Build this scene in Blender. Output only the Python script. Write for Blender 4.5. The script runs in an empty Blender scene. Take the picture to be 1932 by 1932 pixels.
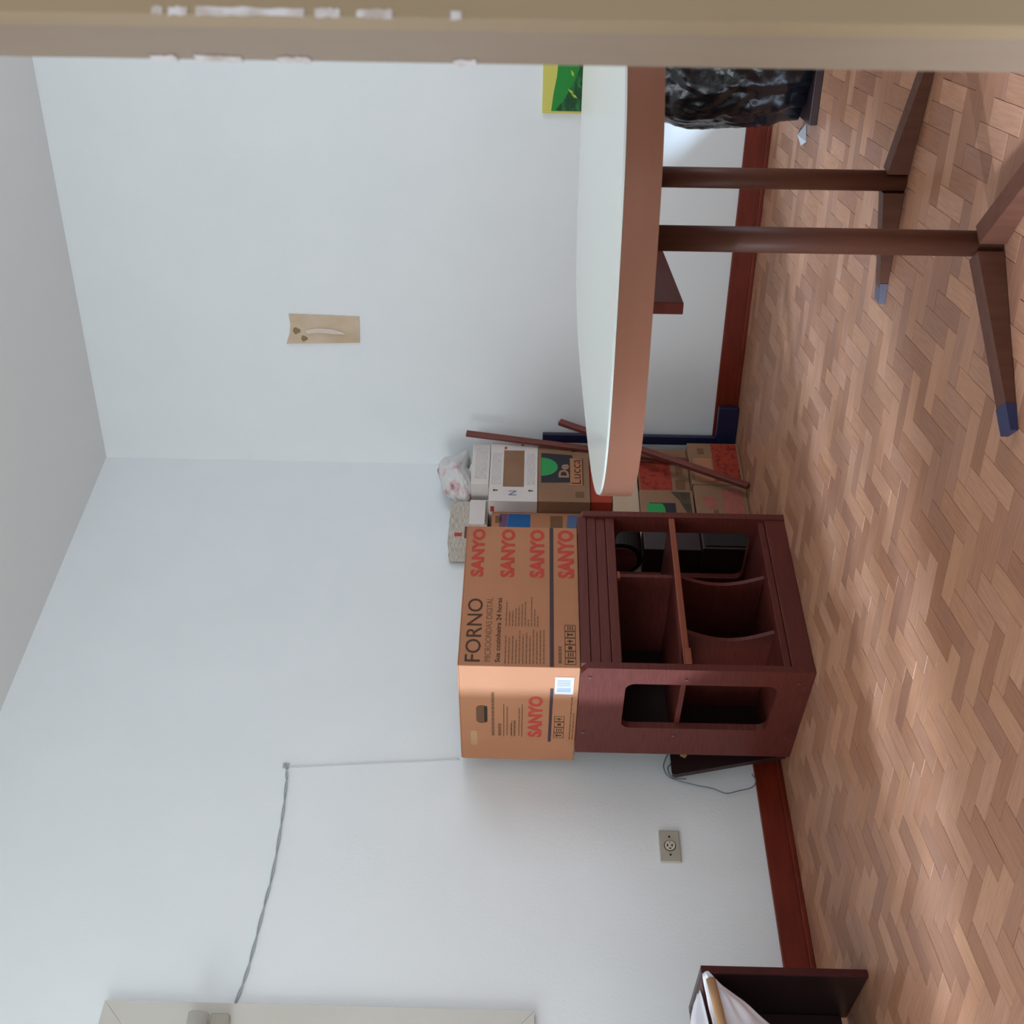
import bpy, bmesh, math, random
from mathutils import Vector, Matrix, noise
random.seed(7)
scn = bpy.context.scene
col = scn.collection

# ------------------------------------------------------------------ camera
H = 0.90
PITCH, ROLL, FPX = math.radians(.65), math.radians(1.18), 2120.0
Fv = Vector((0, math.cos(PITCH), math.sin(PITCH)))
R0 = Vector((1, 0, 0)); U0 = R0.cross(Fv)
Rv = R0*math.cos(ROLL) + U0*math.sin(ROLL)
Uv = Rv.cross(Fv)
CAM = Vector((0, 0, H))
cd = bpy.data.cameras.new('camera'); cam = bpy.data.objects.new('camera', cd); col.objects.link(cam)
cd.sensor_width = 36; cd.lens = 36*FPX/1932; cd.clip_start = .02
M = Matrix((-Uv, Rv, -Fv)).transposed().to_4x4()      # the phone was held on its side
M.translation = CAM
cam.matrix_world = M
cd.dof.use_dof = True; cd.dof.focus_distance = 3.4; cd.dof.aperture_fstop = 14
scn.camera = cam

# ------------------------------------------------------------------ room frame
COR = Vector((.2071, 4.9768, 0))
La, Ra = math.radians(44.7), math.radians(60.4)
WL = Vector((-math.sin(La), -math.cos(La), 0)); NL = Vector((math.cos(La), -math.sin(La), 0))
WR = Vector((math.sin(Ra), -math.cos(Ra), 0)); NR = Vector((-math.cos(Ra), -math.sin(Ra), 0))
ROTL = math.radians(90) - La          # local +x runs along the left wall into the corner, local -y into the room
ROTR = -(math.radians(90) - Ra)       # local +x runs along the right wall out of the corner
CEIL = 2.765
def W(s, q, z=0): return COR + WL*s + NL*q + Vector((0, 0, z))
def X(t, q, z=0): return COR + WR*t + NR*q + Vector((0, 0, z))

# ------------------------------------------------------------------ light
wd = bpy.data.worlds.new('daylight'); scn.world = wd; wd.use_nodes = True
bg = wd.node_tree.nodes['Background']; bg.inputs[0].default_value = (.86, .95, 1.0, 1); bg.inputs[1].default_value = 1.0
def area(name, loc, direction, sx, sy, power, colr, spread=180):
    l = bpy.data.lights.new(name, 'AREA'); l.shape = 'RECTANGLE'; l.size = sx; l.size_y = sy; l.energy = power; l.color = colr
    l.spread = math.radians(spread)
    o = bpy.data.objects.new(name, l); col.objects.link(o); o.location = loc
    o.rotation_euler = Vector(direction).to_track_quat('-Z', 'Y').to_euler(); return o
WS0, WS1, WZ0, WZ1 = 2.44, 5.40, .90, 2.04            # opening of the window in the left wall
NX0, NX1 = -4.0, -2.0                                # opening of the window in the near wall, out of view
area('window_daylight', W((WS0+WS1)/2, -.17, (WZ0+WZ1)/2), NL + Vector((0, 0, -.2)), WS1-WS0, WZ1-WZ0, 36, (.90, .95, 1.0))
area('near_window_daylight', Vector(((NX0+NX1)/2, .40, 1.8)), (.25, 1, -.1), NX1-NX0, 1.25, 34, (.92, .97, 1.0))
area('right_window_daylight', Vector((3.12, 1.9, 1.5)), (-1, 0, -.1), 1.7, 1.2, 22, (.86, .91, 1.03))
sl = bpy.data.lights.new('hazy_sun', 'SUN'); sl.energy = 5.2; sl.angle = math.radians(3.5); sl.color = (.66, .84, 1.10)
so = bpy.data.objects.new('hazy_sun', sl); col.objects.link(so)
sd = (-WL*math.sin(math.radians(65)) + NL*math.cos(math.radians(65)))*math.cos(math.radians(22.6)) - Vector((0, 0, math.sin(math.radians(22.6))))
so.rotation_euler = sd.to_track_quat('-Z', 'Y').to_euler(); so.location = (-4, 1, 4)
vs = scn.view_settings
vs.view_transform = 'Standard'; vs.look = 'None'; vs.gamma = 1; vs.use_curve_mapping = False; vs.exposure = 0.42

# ------------------------------------------------------------------ materials
def lin(c):
    c /= 255.0
    return c/12.92 if c <= .04045 else ((c+.055)/1.055)**2.4
def rgb(r, g, b): return (lin(r), lin(g), lin(b), 1)
def mat(name, c, rough=.6, spec=.5, c2=None, scale=8, stretch=(1, 1, 1), bump=0, bscale=60, coat=0, alpha=1, trans=0, detail=4, ramp=(.3, .7), dist=0.0):
    m = bpy.data.materials.new(name); m.use_nodes = True; nt = m.node_tree; n = nt.nodes; b = n['Principled BSDF']
    b.inputs['Roughness'].default_value = rough; b.inputs['Specular IOR Level'].default_value = spec
    b.inputs['Coat Weight'].default_value = coat; b.inputs['Alpha'].default_value = alpha
    b.inputs['Transmission Weight'].default_value = trans
    b.inputs['Base Color'].default_value = c
    tc = n.new('ShaderNodeTexCoord'); mp = n.new('ShaderNodeMapping'); mp.inputs['Scale'].default_value = stretch
    nt.links.new(tc.outputs['Object'], mp.inputs['Vector'])
    if c2:
        t = n.new('ShaderNodeTexNoise'); t.inputs['Scale'].default_value = scale; t.inputs['Detail'].default_value = detail; t.inputs['Distortion'].default_value = dist
        nt.links.new(mp.outputs[0], t.inputs['Vector'])
        r = n.new('ShaderNodeValToRGB'); r.color_ramp.elements[0].color = c; r.color_ramp.elements[1].color = c2
        r.color_ramp.elements[0].position, r.color_ramp.elements[1].position = ramp
        nt.links.new(t.outputs['Fac'], r.inputs[0]); nt.links.new(r.outputs[0], b.inputs['Base Color'])
    if bump:
        t2 = n.new('ShaderNodeTexNoise'); t2.inputs['Scale'].default_value = bscale; t2.inputs['Detail'].default_value = 5
        nt.links.new(mp.outputs[0], t2.inputs['Vector'])
        bp = n.new('ShaderNodeBump'); bp.inputs['Strength'].default_value = bump; bp.inputs['Distance'].default_value = .01
        nt.links.new(t2.outputs['Fac'], bp.inputs['Height']); nt.links.new(bp.outputs[0], b.inputs['Normal'])
    return m
MT = {}
MT['wall'] = mat('wall_paint', rgb(234, 239, 240), .7, .3, rgb(238, 242, 243), 3, bump=.05, bscale=90)
MT['ceiling'] = mat('ceiling_paint', rgb(228, 228, 226), .8, .2)
MT['base'] = mat('maroon_varnish', rgb(124, 44, 25), .4, .3, rgb(104, 34, 18), 6, (1, 1, 8))
MT['cab'] = mat('mahogany_veneer', rgb(100, 46, 38), .42, .3, rgb(84, 36, 30), 5, (3, 3, 30), bump=.03, bscale=40)
MT['cabh'] = mat('mahogany_veneer_lengthwise', rgb(100, 46, 38), .42, .3, rgb(86, 38, 31), 5, (2, 30, 30), bump=.03, bscale=40)
MT['cabedge'] = mat('orange_lit_wood', rgb(142, 72, 46), .4, .5, rgb(126, 60, 38), 8, (2, 20, 20))  # orange light on the shelf edge put into the colour; reddish catch shares it
MT['cabback'] = mat('dark_hardboard', rgb(44, 26, 22), .7, .2, rgb(36, 21, 18), 9)
MT['card'] = mat('brown_cardboard', rgb(180, 124, 90), .75, .3, rgb(172, 117, 84), 5, (1, 1, 1), bump=.04, bscale=50)
MT['card2'] = mat('dull_cardboard', rgb(150, 116, 90), .8, .2, rgb(138, 104, 80), 7)
MT['cream'] = mat('cream_cardboard', rgb(196, 172, 148), .8, .2, rgb(188, 163, 139), 7)
MT['orangecard'] = mat('orange_red_cardboard', rgb(172, 66, 46), .7, .3, rgb(158, 58, 40), 7)
MT['whitecard'] = mat('white_board', rgb(222, 214, 208), .7, .3, rgb(212, 203, 197), 7)
MT['greyprint'] = mat('faint_grey_print', rgb(196, 188, 186), .75, .2, rgb(214, 206, 201), 40, (1, 1, 12), ramp=(.45, .55))
MT['news'] = mat('newsprint', rgb(168, 158, 146), .85, .2, rgb(206, 198, 186), 30, (1, 1, 14), ramp=(.42, .6))
MT['redink'] = mat('red_ink', rgb(190, 70, 56), .7, .3, rgb(176, 62, 50), 60)
MT['blackink'] = mat('brown_black_ink', rgb(74, 50, 34), .7, .3)
MT['thinink'] = mat('faded_brown_ink', rgb(120, 84, 58), .7, .3)
MT['purpleink'] = mat('dark_purple_ink', rgb(70, 48, 52), .6, .3)
MT['blueink'] = mat('blue_ink', rgb(30, 92, 150), .6, .3)
MT['violetink'] = mat('violet_ink', rgb(104, 78, 106), .6, .3)
MT['dullblue'] = mat('dull_blue_ink', rgb(84, 104, 140), .6, .3)
MT['navyink'] = mat('navy_print', rgb(44, 44, 50), .6, .3)
MT['greenink'] = mat('green_print', rgb(48, 150, 80), .6, .3)
MT['orangeink'] = mat('orange_red_print', rgb(160, 58, 40), .7, .3, rgb(130, 42, 29), 38, (1, 1, 1), ramp=(.5, .62), detail=3)
MT['pinkink'] = mat('dusky_pink_print', rgb(170, 100, 84), .7, .3, rgb(154, 86, 74), 40)
MT['tanink'] = mat('tan_knockout_lettering', rgb(164, 124, 98), .7, .3)
MT['darkprint'] = mat('dark_green_print', rgb(58, 56, 42), .7, .3, rgb(84, 72, 52), 30)
MT['label'] = mat('white_paper_label', rgb(196, 198, 206), .6, .3)
MT['barcode'] = mat('grey_bar_print', rgb(128, 132, 150), .6, .3)
MT['hole'] = mat('shadowed_cardboard_inside', rgb(110, 78, 58), .85, .2)
MT['lam'] = mat('white_laminate', rgb(234, 237, 230), .2, .5)
MT['rim'] = mat('copper_brown_edge_band', rgb(146, 92, 68), .35, .4, rgb(138, 86, 62), 3, (1, 1, 10))
MT['leg'] = mat('dark_brown_lacquer', rgb(96, 60, 45), .45, .2, rgb(84, 50, 38), 4, (12, 12, 1))
MT['stick'] = mat('red_brown_wood', rgb(120, 62, 54), .5, .4, rgb(104, 52, 45), 5, (8, 8, 1))
MT['navy'] = mat('navy_enamel', rgb(28, 32, 66), .4, .5)
MT['maroon'] = mat('dark_maroon_lacquer', rgb(76, 26, 24), .45, .3, rgb(62, 20, 18), 5, (1, 1, 6))
MT['dark'] = mat('near_black_brown_board', rgb(48, 30, 30), .35, .5, rgb(40, 24, 24), 5, (1, 6, 1))
MT['black'] = mat('black_grille', rgb(24, 20, 20), .6, .3)
MT['bag'] = mat('black_polythene', rgb(14, 15, 20), .22, .6, bump=.35, bscale=16)
MT['whitebag'] = mat('white_polythene', rgb(226, 224, 232), .35, .5, bump=.3, bscale=18, trans=.0)
MT['tan'] = mat('tan_tube_board', rgb(186, 146, 106), .7, .3, rgb(172, 132, 95), 10, (1, 1, 1))
MT['frame'] = mat('beige_enamel', rgb(206, 202, 192), .4, .5, rgb(201, 197, 186), 4)
MT['framed'] = mat('grey_beige_enamel', rgb(160, 154, 140), .5, .4)
MT['outlet'] = mat('putty_plastic', rgb(178, 172, 156), .5, .4)
MT['socket'] = mat('ivory_plastic', rgb(208, 202, 184), .45, .4)
MT['slot'] = mat('dark_slot', rgb(50, 44, 34), .7, .2)
MT['cable'] = mat('grey_white_cable', rgb(176, 180, 182), .5, .4)
MT['faint'] = mat('pale_grey_cable', rgb(206, 210, 211), .6, .3)
MT['wire'] = mat('grey_wire', rgb(120, 122, 128), .5, .4)
MT['plate'] = mat('aged_beige_plaster', rgb(220, 200, 178), .8, .2, rgb(198, 176, 146), 9, (1, 1, .7), bump=.15, bscale=25, detail=3)
MT['platedark'] = mat('olive_brown_spot', rgb(146, 124, 92), .85, .2)
MT['plateridge'] = mat('pale_plaster', rgb(220, 206, 190), .8, .2)
MT['jamb'] = mat('tan_brown_door_paint', rgb(150, 127, 108), .5, .4, rgb(143, 120, 100), 6, (3, 3, .6), bump=.05, bscale=30)
MT['jamb2'] = mat('olive_tan_door_paint', rgb(160, 133, 101), .5, .4, rgb(152, 127, 97), 6, (3, 3, .6))
MT['smear'] = mat('white_paint_smear', rgb(216, 206, 206), .6, .3, rgb(188, 168, 158), 60, ramp=(.4, .6))
MT['yellow'] = mat('yellow_paper', rgb(214, 206, 104), .6, .3)
MT['leaf'] = mat('green_leaf_print', rgb(34, 140, 52), .5, .3)
MT['leafdark'] = mat('dark_leaf_print', rgb(18, 72, 36), .5, .3, rgb(50, 130, 66), 22, (1, 1, 3), ramp=(.45, .7))
MT['leafpale'] = mat('pale_leaf_print', rgb(176, 196, 70), .5, .3)
MT['scrap'] = mat('grey_paper', rgb(170, 164, 164), .8, .2)
MT['tape'] = mat('masking_tape', rgb(190, 156, 104), .7, .3)
def thin_glass():
    m = bpy.data.materials.new('window_glass'); m.use_nodes = True; n = m.node_tree.nodes; L = m.node_tree.links.new
    n.remove(n['Principled BSDF']); t = n.new('ShaderNodeBsdfTransparent'); t.inputs[0].default_value = (.94, .97, .97, 1)
    g = n.new('ShaderNodeBsdfGlossy'); g.inputs['Roughness'].default_value = .02; x = n.new('ShaderNodeMixShader'); x.inputs[0].default_value = .06
    L(t.outputs[0], x.inputs[1]); L(g.outputs[0], x.inputs[2]); L(x.outputs[0], n['Material Output'].inputs[0]); return m
MT['glass'] = thin_glass()
MT['screw'] = mat('plug_cap', rgb(96, 60, 58), .25, .6)
MT['felt'] = mat('slate_blue_tip', rgb(44, 46, 78), .5, .4)
MT['greytip'] = mat('grey_blue_tip', rgb(92, 88, 100), .6, .3)
MT['slab'] = mat('dark_subfloor', rgb(40, 24, 18), .9, .1)
# crumpled printed bag: white polythene with pink print and dark maroon patches
def bag_print():
    m = mat('printed_white_polythene', rgb(205, 202, 200), .3, .5, bump=.25, bscale=22)
    nt = m.node_tree; n = nt.nodes; b = n['Principled BSDF']; mp = [x for x in n if x.type == 'MAPPING'][0]
    t = n.new('ShaderNodeTexNoise'); t.inputs['Scale'].default_value = 13; t.inputs['Detail'].default_value = 2
    nt.links.new(mp.outputs[0], t.inputs['Vector'])
    r = n.new('ShaderNodeValToRGB'); e = r.color_ramp.elements
    e[0].position = .30; e[0].color = rgb(92, 56, 56); e[1].position = .36; e[1].color = rgb(206, 170, 176)
    for p_, c_ in ((.43, rgb(214, 210, 206)), (.66, rgb(206, 208, 208)), (.74, rgb(176, 176, 182))):
        k = e.new(p_); k.color = c_
    nt.links.new(t.outputs['Fac'], r.inputs[0]); nt.links.new(r.outputs[0], b.inputs['Base Color'])
    return m
MT['bagprint'] = bag_print()
def parquet(name, stuff):
    m = bpy.data.materials.new(name); m.use_nodes = True; nt = m.node_tree; n = nt.nodes; L = nt.links.new; b = n['Principled BSDF']
    if stuff:
        a = n.new('ShaderNodeAttribute'); a.attribute_name = 'tint'; tint = a.outputs['Color']
    else:
        a = n.new('ShaderNodeObjectInfo'); tint = a.outputs['Color']
    uv = n.new('ShaderNodeUVMap'); uv.uv_map = 'UVMap'
    mp = n.new('ShaderNodeMapping'); L(uv.outputs[0], mp.inputs['Vector']); mp.inputs['Scale'].default_value = (14, 160, 1)
    if not stuff:
        cx = n.new('ShaderNodeCombineXYZ'); ml = n.new('ShaderNodeMath'); ml.operation = 'MULTIPLY'; ml.inputs[1].default_value = 90
        L(a.outputs['Random'], ml.inputs[0]); L(ml.outputs[0], cx.inputs[0]); L(ml.outputs[0], cx.inputs[1]); L(cx.outputs[0], mp.inputs['Location'])
    t = n.new('ShaderNodeTexNoise'); t.inputs['Scale'].default_value = 1; t.inputs['Detail'].default_value = 5; L(mp.outputs[0], t.inputs['Vector'])
    mr = n.new('ShaderNodeMapRange'); mr.inputs[1].default_value = .25; mr.inputs[2].default_value = .75; mr.inputs[3].default_value = .80; mr.inputs[4].default_value = 1.12
    L(t.outputs['Fac'], mr.inputs[0])
    mx = n.new('ShaderNodeMix'); mx.data_type = 'RGBA'; mx.blend_type = 'MULTIPLY'; mx.inputs[0].default_value = 1
    L(tint, mx.inputs[6]); L(mr.outputs[0], mx.inputs[7]); L(mx.outputs[2], b.inputs['Base Color'])
    b.inputs['Roughness'].default_value = .42; b.inputs['Specular IOR Level'].default_value = .22
    return m
MT['block'] = parquet('parquet_oak', False); MT['blocks'] = parquet('parquet_oak_field', True)

# ------------------------------------------------------------------ builders
class MB:
    def __init__(s): s.v = []; s.f = []
    def add(s, v, f):
        k = len(s.v); s.v += [tuple(p) for p in v]; s.f += [tuple(i+k for i in q) for q in f]; return s
    def box(s, x0, x1, y0, y1, z0, z1, b=0):
        bm = bmesh.new(); bmesh.ops.create_cube(bm, size=1)
        for v in bm.verts:
            v.co = Vector((x0+(v.co.x+.5)*(x1-x0), y0+(v.co.y+.5)*(y1-y0), z0+(v.co.z+.5)*(z1-z0)))
        if b: bmesh.ops.bevel(bm, geom=bm.edges[:], offset=b, segments=2, profile=.5, affect='EDGES')
        return s.bm(bm)
    def bm(s, bm, mtx=None):
        bm.verts.index_update()
        s.add([(mtx @ v.co if mtx else v.co) for v in bm.verts], [[v.index for v in f.verts] for f in bm.faces]); bm.free(); return s
    def prism(s, pts, o, ax, ay, d):       # outline pts in the plane (ax, ay) at o, extruded by vector d
        o, ax, ay, d = Vector(o), Vector(ax), Vector(ay), Vector(d); n = len(pts)
        a = [o+ax*p+ay*q for p, q in pts]
        s.add(a+[p+d for p in a], [tuple(range(n))[::-1], tuple(range(n, 2*n))]+[(i, (i+1) % n, n+(i+1) % n, n+i) for i in range(n)]); return s
    def ring(s, outer, inner, o, ax, ay, d):   # plate with a hole, both outlines with the same number of points
        o, ax, ay, d = Vector(o), Vector(ax), Vector(ay), Vector(d); n = len(outer)
        A = [o+ax*p+ay*q for p, q in outer]; B = [o+ax*p+ay*q for p, q in inner]
        v = A+B+[p+d for p in A]+[p+d for p in B]; f = []
        for i in range(n):
            j = (i+1) % n
            f += [(i, j, n+j, n+i), (2*n+i, 3*n+i, 3*n+j, 2*n+j), (i, 2*n+i, 2*n+j, j), (n+i, n+j, 3*n+j, 3*n+i)]
        s.add(v, f); return s
    def cyl(s, p0, p1, r, n=24, r1=None):
        p0, p1 = Vector(p0), Vector(p1); d = (p1-p0).normalized(); a = d.orthogonal().normalized(); b = d.cross(a); r1 = r if r1 is None else r1
        v = [p0+(a*math.cos(2*math.pi*i/n)+b*math.sin(2*math.pi*i/n))*r for i in range(n)]+[p1+(a*math.cos(2*math.pi*i/n)+b*math.sin(2*math.pi*i/n))*r1 for i in range(n)]
        s.add(v, [tuple(range(n))[::-1], tuple(range(n, 2*n))]+[(i, (i+1) % n, n+(i+1) % n, n+i) for i in range(n)]); return s
    def tube(s, pts, r, n=7):
        pts = [Vector(p) for p in pts]; k = len(s.v); ref = Vector((.31, .52, .79)); V = []; F_ = []
        for i, p in enumerate(pts):
            d = (pts[min(i+1, len(pts)-1)]-pts[max(i-1, 0)]).normalized(); a = d.cross(ref).normalized(); b = d.cross(a)
            V += [p+(a*math.cos(2*math.pi*j/n)+b*math.sin(2*math.pi*j/n))*r for j in range(n)]
        for i in range(len(pts)-1):
            F_ += [(i*n+j, i*n+(j+1) % n, (i+1)*n+(j+1) % n, (i+1)*n+j) for j in range(n)]
        F_ += [tuple(range(n))[::-1], tuple((len(pts)-1)*n+j for j in range(n))]
        s.add(V, F_); return s
    def quad(s, o, ax, ay, x0, x1, y0, y1):
        o, ax, ay = Vector(o), Vector(ax), Vector(ay)
        s.add([o+ax*x0+ay*y0, o+ax*x1+ay*y0, o+ax*x1+ay*y1, o+ax*x0+ay*y1], [(0, 1, 2, 3)]); return s
    def build(s, name, m, parent=None, smooth=False):
        me = bpy.data.meshes.new(name); me.from_pydata(s.v, [], s.f); me.update()
        bm = bmesh.new(); bm.from_mesh(me); bmesh.ops.recalc_face_normals(bm, faces=bm.faces[:]); bm.to_mesh(me); bm.free()
        me.materials.append(MT[m] if isinstance(m, str) else m)
        if smooth: me.polygons.foreach_set('use_smooth', [True]*len(me.polygons))
        o = bpy.data.objects.new(name, me); col.objects.link(o)
        if parent: o.parent = parent
        return o
def at(o, loc, rz=0): o.location = loc; o.rotation_euler = (0, 0, rz); return o
def tag(o, label, cat, group=None):
    o['label'] = label; o['category'] = cat
    if group: o['group'] = group
    return o
def thing(name, label, cat, loc, rz=0, group=None):
    o = bpy.data.objects.new(name, None); col.objects.link(o); o.empty_display_size = .1
    at(o, loc, rz); return tag(o, label, cat, group)
def struct(o): o['kind'] = 'structure'; return o
def rrect(x0, x1, y0, y1, r, n=6):
    p = []
    for cx, cy, a0 in ((x1-r, y0+r, -90), (x1-r, y1-r, 0), (x0+r, y1-r, 90), (x0+r, y0+r, 180)):
        p += [(cx+r*math.cos(math.radians(a0+90*i/n)), cy+r*math.sin(math.radians(a0+90*i/n))) for i in range(n+1)]
    return p
FX, FZ = (1, 0, 0), (0, 0, 1)
def lettering(text, parent, m, o, ax, x0, x1, z0, z1, bold=0, name='lettering', label=None, shear=0):
    """flat printed word, fitted to x0..x1 along ax and z0..z1 upward, from origin o"""
    cu = bpy.data.curves.new(name, 'FONT'); cu.body = text; cu.offset = bold; cu.shear = shear; cu.resolution_u = 3
    tmp = bpy.data.objects.new(name, cu); col.objects.link(tmp)
    dg = bpy.context.evaluated_depsgraph_get(); me = bpy.data.meshes.new_from_object(tmp.evaluated_get(dg))
    bpy.data.objects.remove(tmp); bpy.data.curves.remove(cu)
    xs = [v.co.x for v in me.vertices]; ys = [v.co.y for v in me.vertices]
    a, b, c, d = min(xs), max(xs), min(ys), max(ys); o = Vector(o); ax = Vector(ax)
    for v in me.vertices:
        v.co = o+ax*(x0+(v.co.x-a)/(b-a)*(x1-x0))+Vector((0, 0, z0+(v.co.y-c)/(d-c)*(z1-z0)))
    me.materials.clear(); me.materials.append(MT[m])
    ob = bpy.data.objects.new(name, me); col.objects.link(ob); ob.parent = parent
    if label: ob['label'] = label
    return ob

# ------------------------------------------------------------------ room shell
# left wall with the window opening (outline pieces joined round the hole)
mb = MB(); S1 = 6.4
def wallbox(b, s0, s1, z0, z1): b.box(-s1, -s0, .0, .14, z0, z1)
wallbox(mb, -.2, WS0, 0, CEIL); wallbox(mb, WS1, S1, 0, CEIL); wallbox(mb, WS0, WS1, 0, WZ0); wallbox(mb, WS0, WS1, WZ1, CEIL)
struct(at(mb.build('wall_left', 'wall'), COR, ROTL))
struct(at(MB().box(-.15, 3.3, 0, .14, 0, CEIL).build('wall_right', 'wall'), COR, ROTR))
bm_ = MB().prism([(-4.6, -1.5), (3.2, -1.5), (3.2, 3.4), (.35, 5.1), (.1, 5.1), (-4.6, .35)], (0, 0, CEIL), (1, 0, 0), (0, 1, 0), (0, 0, .1))
struct(bm_.build('ceiling', 'ceiling'))
for nm, s0, s1, rz, sgn in (('baseboard_left', .0, S1, ROTL, -1), ('baseboard_right', .0, 3.3, ROTR, 1)):
    x0, x1 = sorted((sgn*s0, sgn*s1))
    b = struct(at(MB().box(x0, x1, -.014, -.0005, .0005, .094, .003).build(nm, 'base'), COR, rz))
    MB().box(x0, x1, -.028, -.0145, .0005, .016, .003).build('shoe_strip', 'base', b)
# floor: dark subfloor carrying herringbone blocks
floor = struct(MB().prism([(-4.6, -1.5), (3.2, -1.5), (3.2, 3.3), (.35, 4.92), (.2, 4.98), (-4.6, .15)], (0, 0, -.04), (1, 0, 0), (0, 1, 0), (0, 0, .031)).build('floor', 'slab'))
BW, BN = .0517, 3
az = math.radians(27.5); fa = Vector((math.sin(az), math.cos(az), 0)); fb = Vector((-math.cos(az), math.sin(az), 0))
org = Vector((-.56, 2.112, 0)) - fa*(BN*BW) - fb*BW
def proj(P):
    d = P-CAM; z = d.dot(Fv)
    if z < .05: return None
    return (966-FPX*d.dot(Uv)/z, 966-FPX*d.dot(Rv)/z)
def clip(poly, n, c):
    out = []
    for i in range(len(poly)):
        a, b = poly[i], poly[(i+1) % len(poly)]; da, db = (a-c).dot(n), (b-c).dot(n)
        if da >= 0: out.append(a)
        if (da >= 0) != (db >= 0): out.append(a+(b-a)*(da/(da-db)))
    return out
cand = []
for i in range(-70, 90):
    for k in range(-14, 15):
        for kind in (0, 1):
            # H block [0,n]x[0,1], V block [0,1]x[1,n+1]; lattice (1,1) and (2n,0)
            u0, v0 = i+2*BN*k, i
            if kind == 0: r = (u0, u0+BN, v0, v0+1)
            else: r = (u0, u0+1, v0+1, v0+1+BN)
            c = org+fa*((r[0]+r[1])/2*BW)+fb*((r[2]+r[3])/2*BW)
            if not (-2.6 < c.x < 2.4 and 1.0 < c.y < 5.1): continue
            if (c-COR).dot(NL) < -.08 or (c-COR).dot(NR) < -.08: continue
            g = random.choice((.0002, .0003, .0003, .0005, .0008))
            poly = [org+fa*(x*BW)+fb*(y*BW) for x, y in ((r[0], r[2]), (r[1], r[2]), (r[1], r[3]), (r[0], r[3]))]
            poly = [c+(p-c)*(1-g/abs((p-c).length)*1.6) for p in poly]
            full = all((p-COR).dot(NL) > .002 and (p-COR).dot(NR) > .002 for p in poly)
            if not full:
                poly = clip(clip(poly, NL, COR+NL*.002), NR, COR+NR*.002)
                if len(poly) < 3: continue
            q = [proj(p) for p in poly]; area_px = 0
            if all(q):
                m_ = len(q); area_px = abs(sum(q[a][0]*q[(a+1) % m_][1]-q[(a+1) % m_][0]*q[a][1] for a in range(m_)))/2
                cx = sum(p[0] for p in q)/m_; cy = sum(p[1] for p in q)/m_
                if not (-20 < cx < 1952 and 110 < cy < 1952): area_px = 0
            cand.append((area_px, kind, c, poly, full))
cand.sort(key=lambda t: -t[0])
def block_geo(poly, c, along):
    n = len(poly); cc = sum(poly, Vector())/n; v = []; f = []
    for sc, z in ((0, -.0085), (0, -.0012), (.0004, 0)):
        for p in poly:
            d = p-cc; v.append(p-d*(sc*1.3/max(d.length, .004))+Vector((0, 0, z)))
    for k in (0, 1): f += [(k*n+i, k*n+(i+1) % n, (k+1)*n+(i+1) % n, (k+1)*n+i) for i in range(n)]
    f.append(tuple(range(2*n, 3*n)))
    return v, f
def tint():
    t = random.random(); lo, hi = (.325, .148, .087), (.49, .247, .148); w = random.uniform(-.010, .010)
    t = t*t*(3-2*t)*.6+t*.4
    return tuple(max(.02, lo[i]+(hi[i]-lo[i])*t+w*(1, 0, -.7)[i]) for i in range(3))
shared = {}
def uvs(me, locals_):
    u = me.uv_layers.new(name='UVMap')
    for lp in me.loops: u.data[lp.index].uv = locals_[lp.vertex_index]
SV, SF, SUV, ST = [], [], [], []
for idx, (a_, kind, c, poly, full) in enumerate(cand):
    ax = fa if kind == 0 else fb; ay = Vector((-ax.y, ax.x, 0)); dz = random.uniform(-.0003, .0003)
    if idx < 300 and a_ > 0:
        key = kind if full else None
        if key is not None and key in shared: me = shared[key]
        else:
            v, f = block_geo([p-c for p in poly], c, ax)
            me = bpy.data.meshes.new('parquet_block'); me.from_pydata([tuple(p) for p in v], [], f); me.update(); me.materials.append(MT['block'])
            uvs(me, [(p.dot(ax), p.dot(ay)) for p in v])
            if key is not None: shared[key] = me
        o = bpy.data.objects.new('parquet_block', me); col.objects.link(o); o.parent = floor; o.location = (c.x, c.y, dz); o.color = (*tint(), 1)
    else:
        v, f = block_geo(poly, c, ax); k = len(SV); off = random.uniform(0, 50)
        SV += [tuple(p+Vector((0, 0, dz))) for p in v]; SF += [tuple(i+k for i in q) for q in f]
        SUV += [((p-c).dot(ax)+off, (p-c).dot(ay)+off) for p in v]; t = tint(); ST += [t]*len(v)
me = bpy.data.meshes.new('parquet_blocks'); me.from_pydata(SV, [], SF); me.update(); me.materials.append(MT['blocks']); uvs(me, SUV)
at_ = me.color_attributes.new('tint', 'FLOAT_COLOR', 'POINT')
for i, t in enumerate(ST): at_.data[i].color = (*t, 1)
o = bpy.data.objects.new('parquet_blocks', me); col.objects.link(o); o.parent = floor; o['kind'] = 'stuff'

# window_1 in the left wall: mitred casing, sash, panes
win = bpy.data.objects.new('window_1', None); col.objects.link(win); struct(win); at(win, COR, ROTL)
c0, c1, z0, z1, cw = WS0-.062, WS1+.062, WZ0-.058, WZ1+.058, .075
def casing(pts):   # pts in (s, z)
    return MB().prism([(-s, z) for s, z in pts], (0, -.0205, 0), FX, FZ, (0, .02, 0)).build('casing', 'frame', win)
e = .0006
casing([(c0, z0+e), (c0+cw, z0+cw), (c0+cw, z1-cw), (c0, z1-e)])
casing([(c1, z0+e), (c1-cw, z0+cw), (c1-cw, z1-cw), (c1, z1-e)])
casing([(c0+e, z1), (c0+cw+e, z1-cw), (c1-cw-e, z1-cw), (c1-e, z1)])
casing([(c0+e, z0), (c0+cw+e, z0+cw), (c1-cw-e, z0+cw), (c1-e, z0)])
SW = (WS1-WS0-.028)/4
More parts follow.
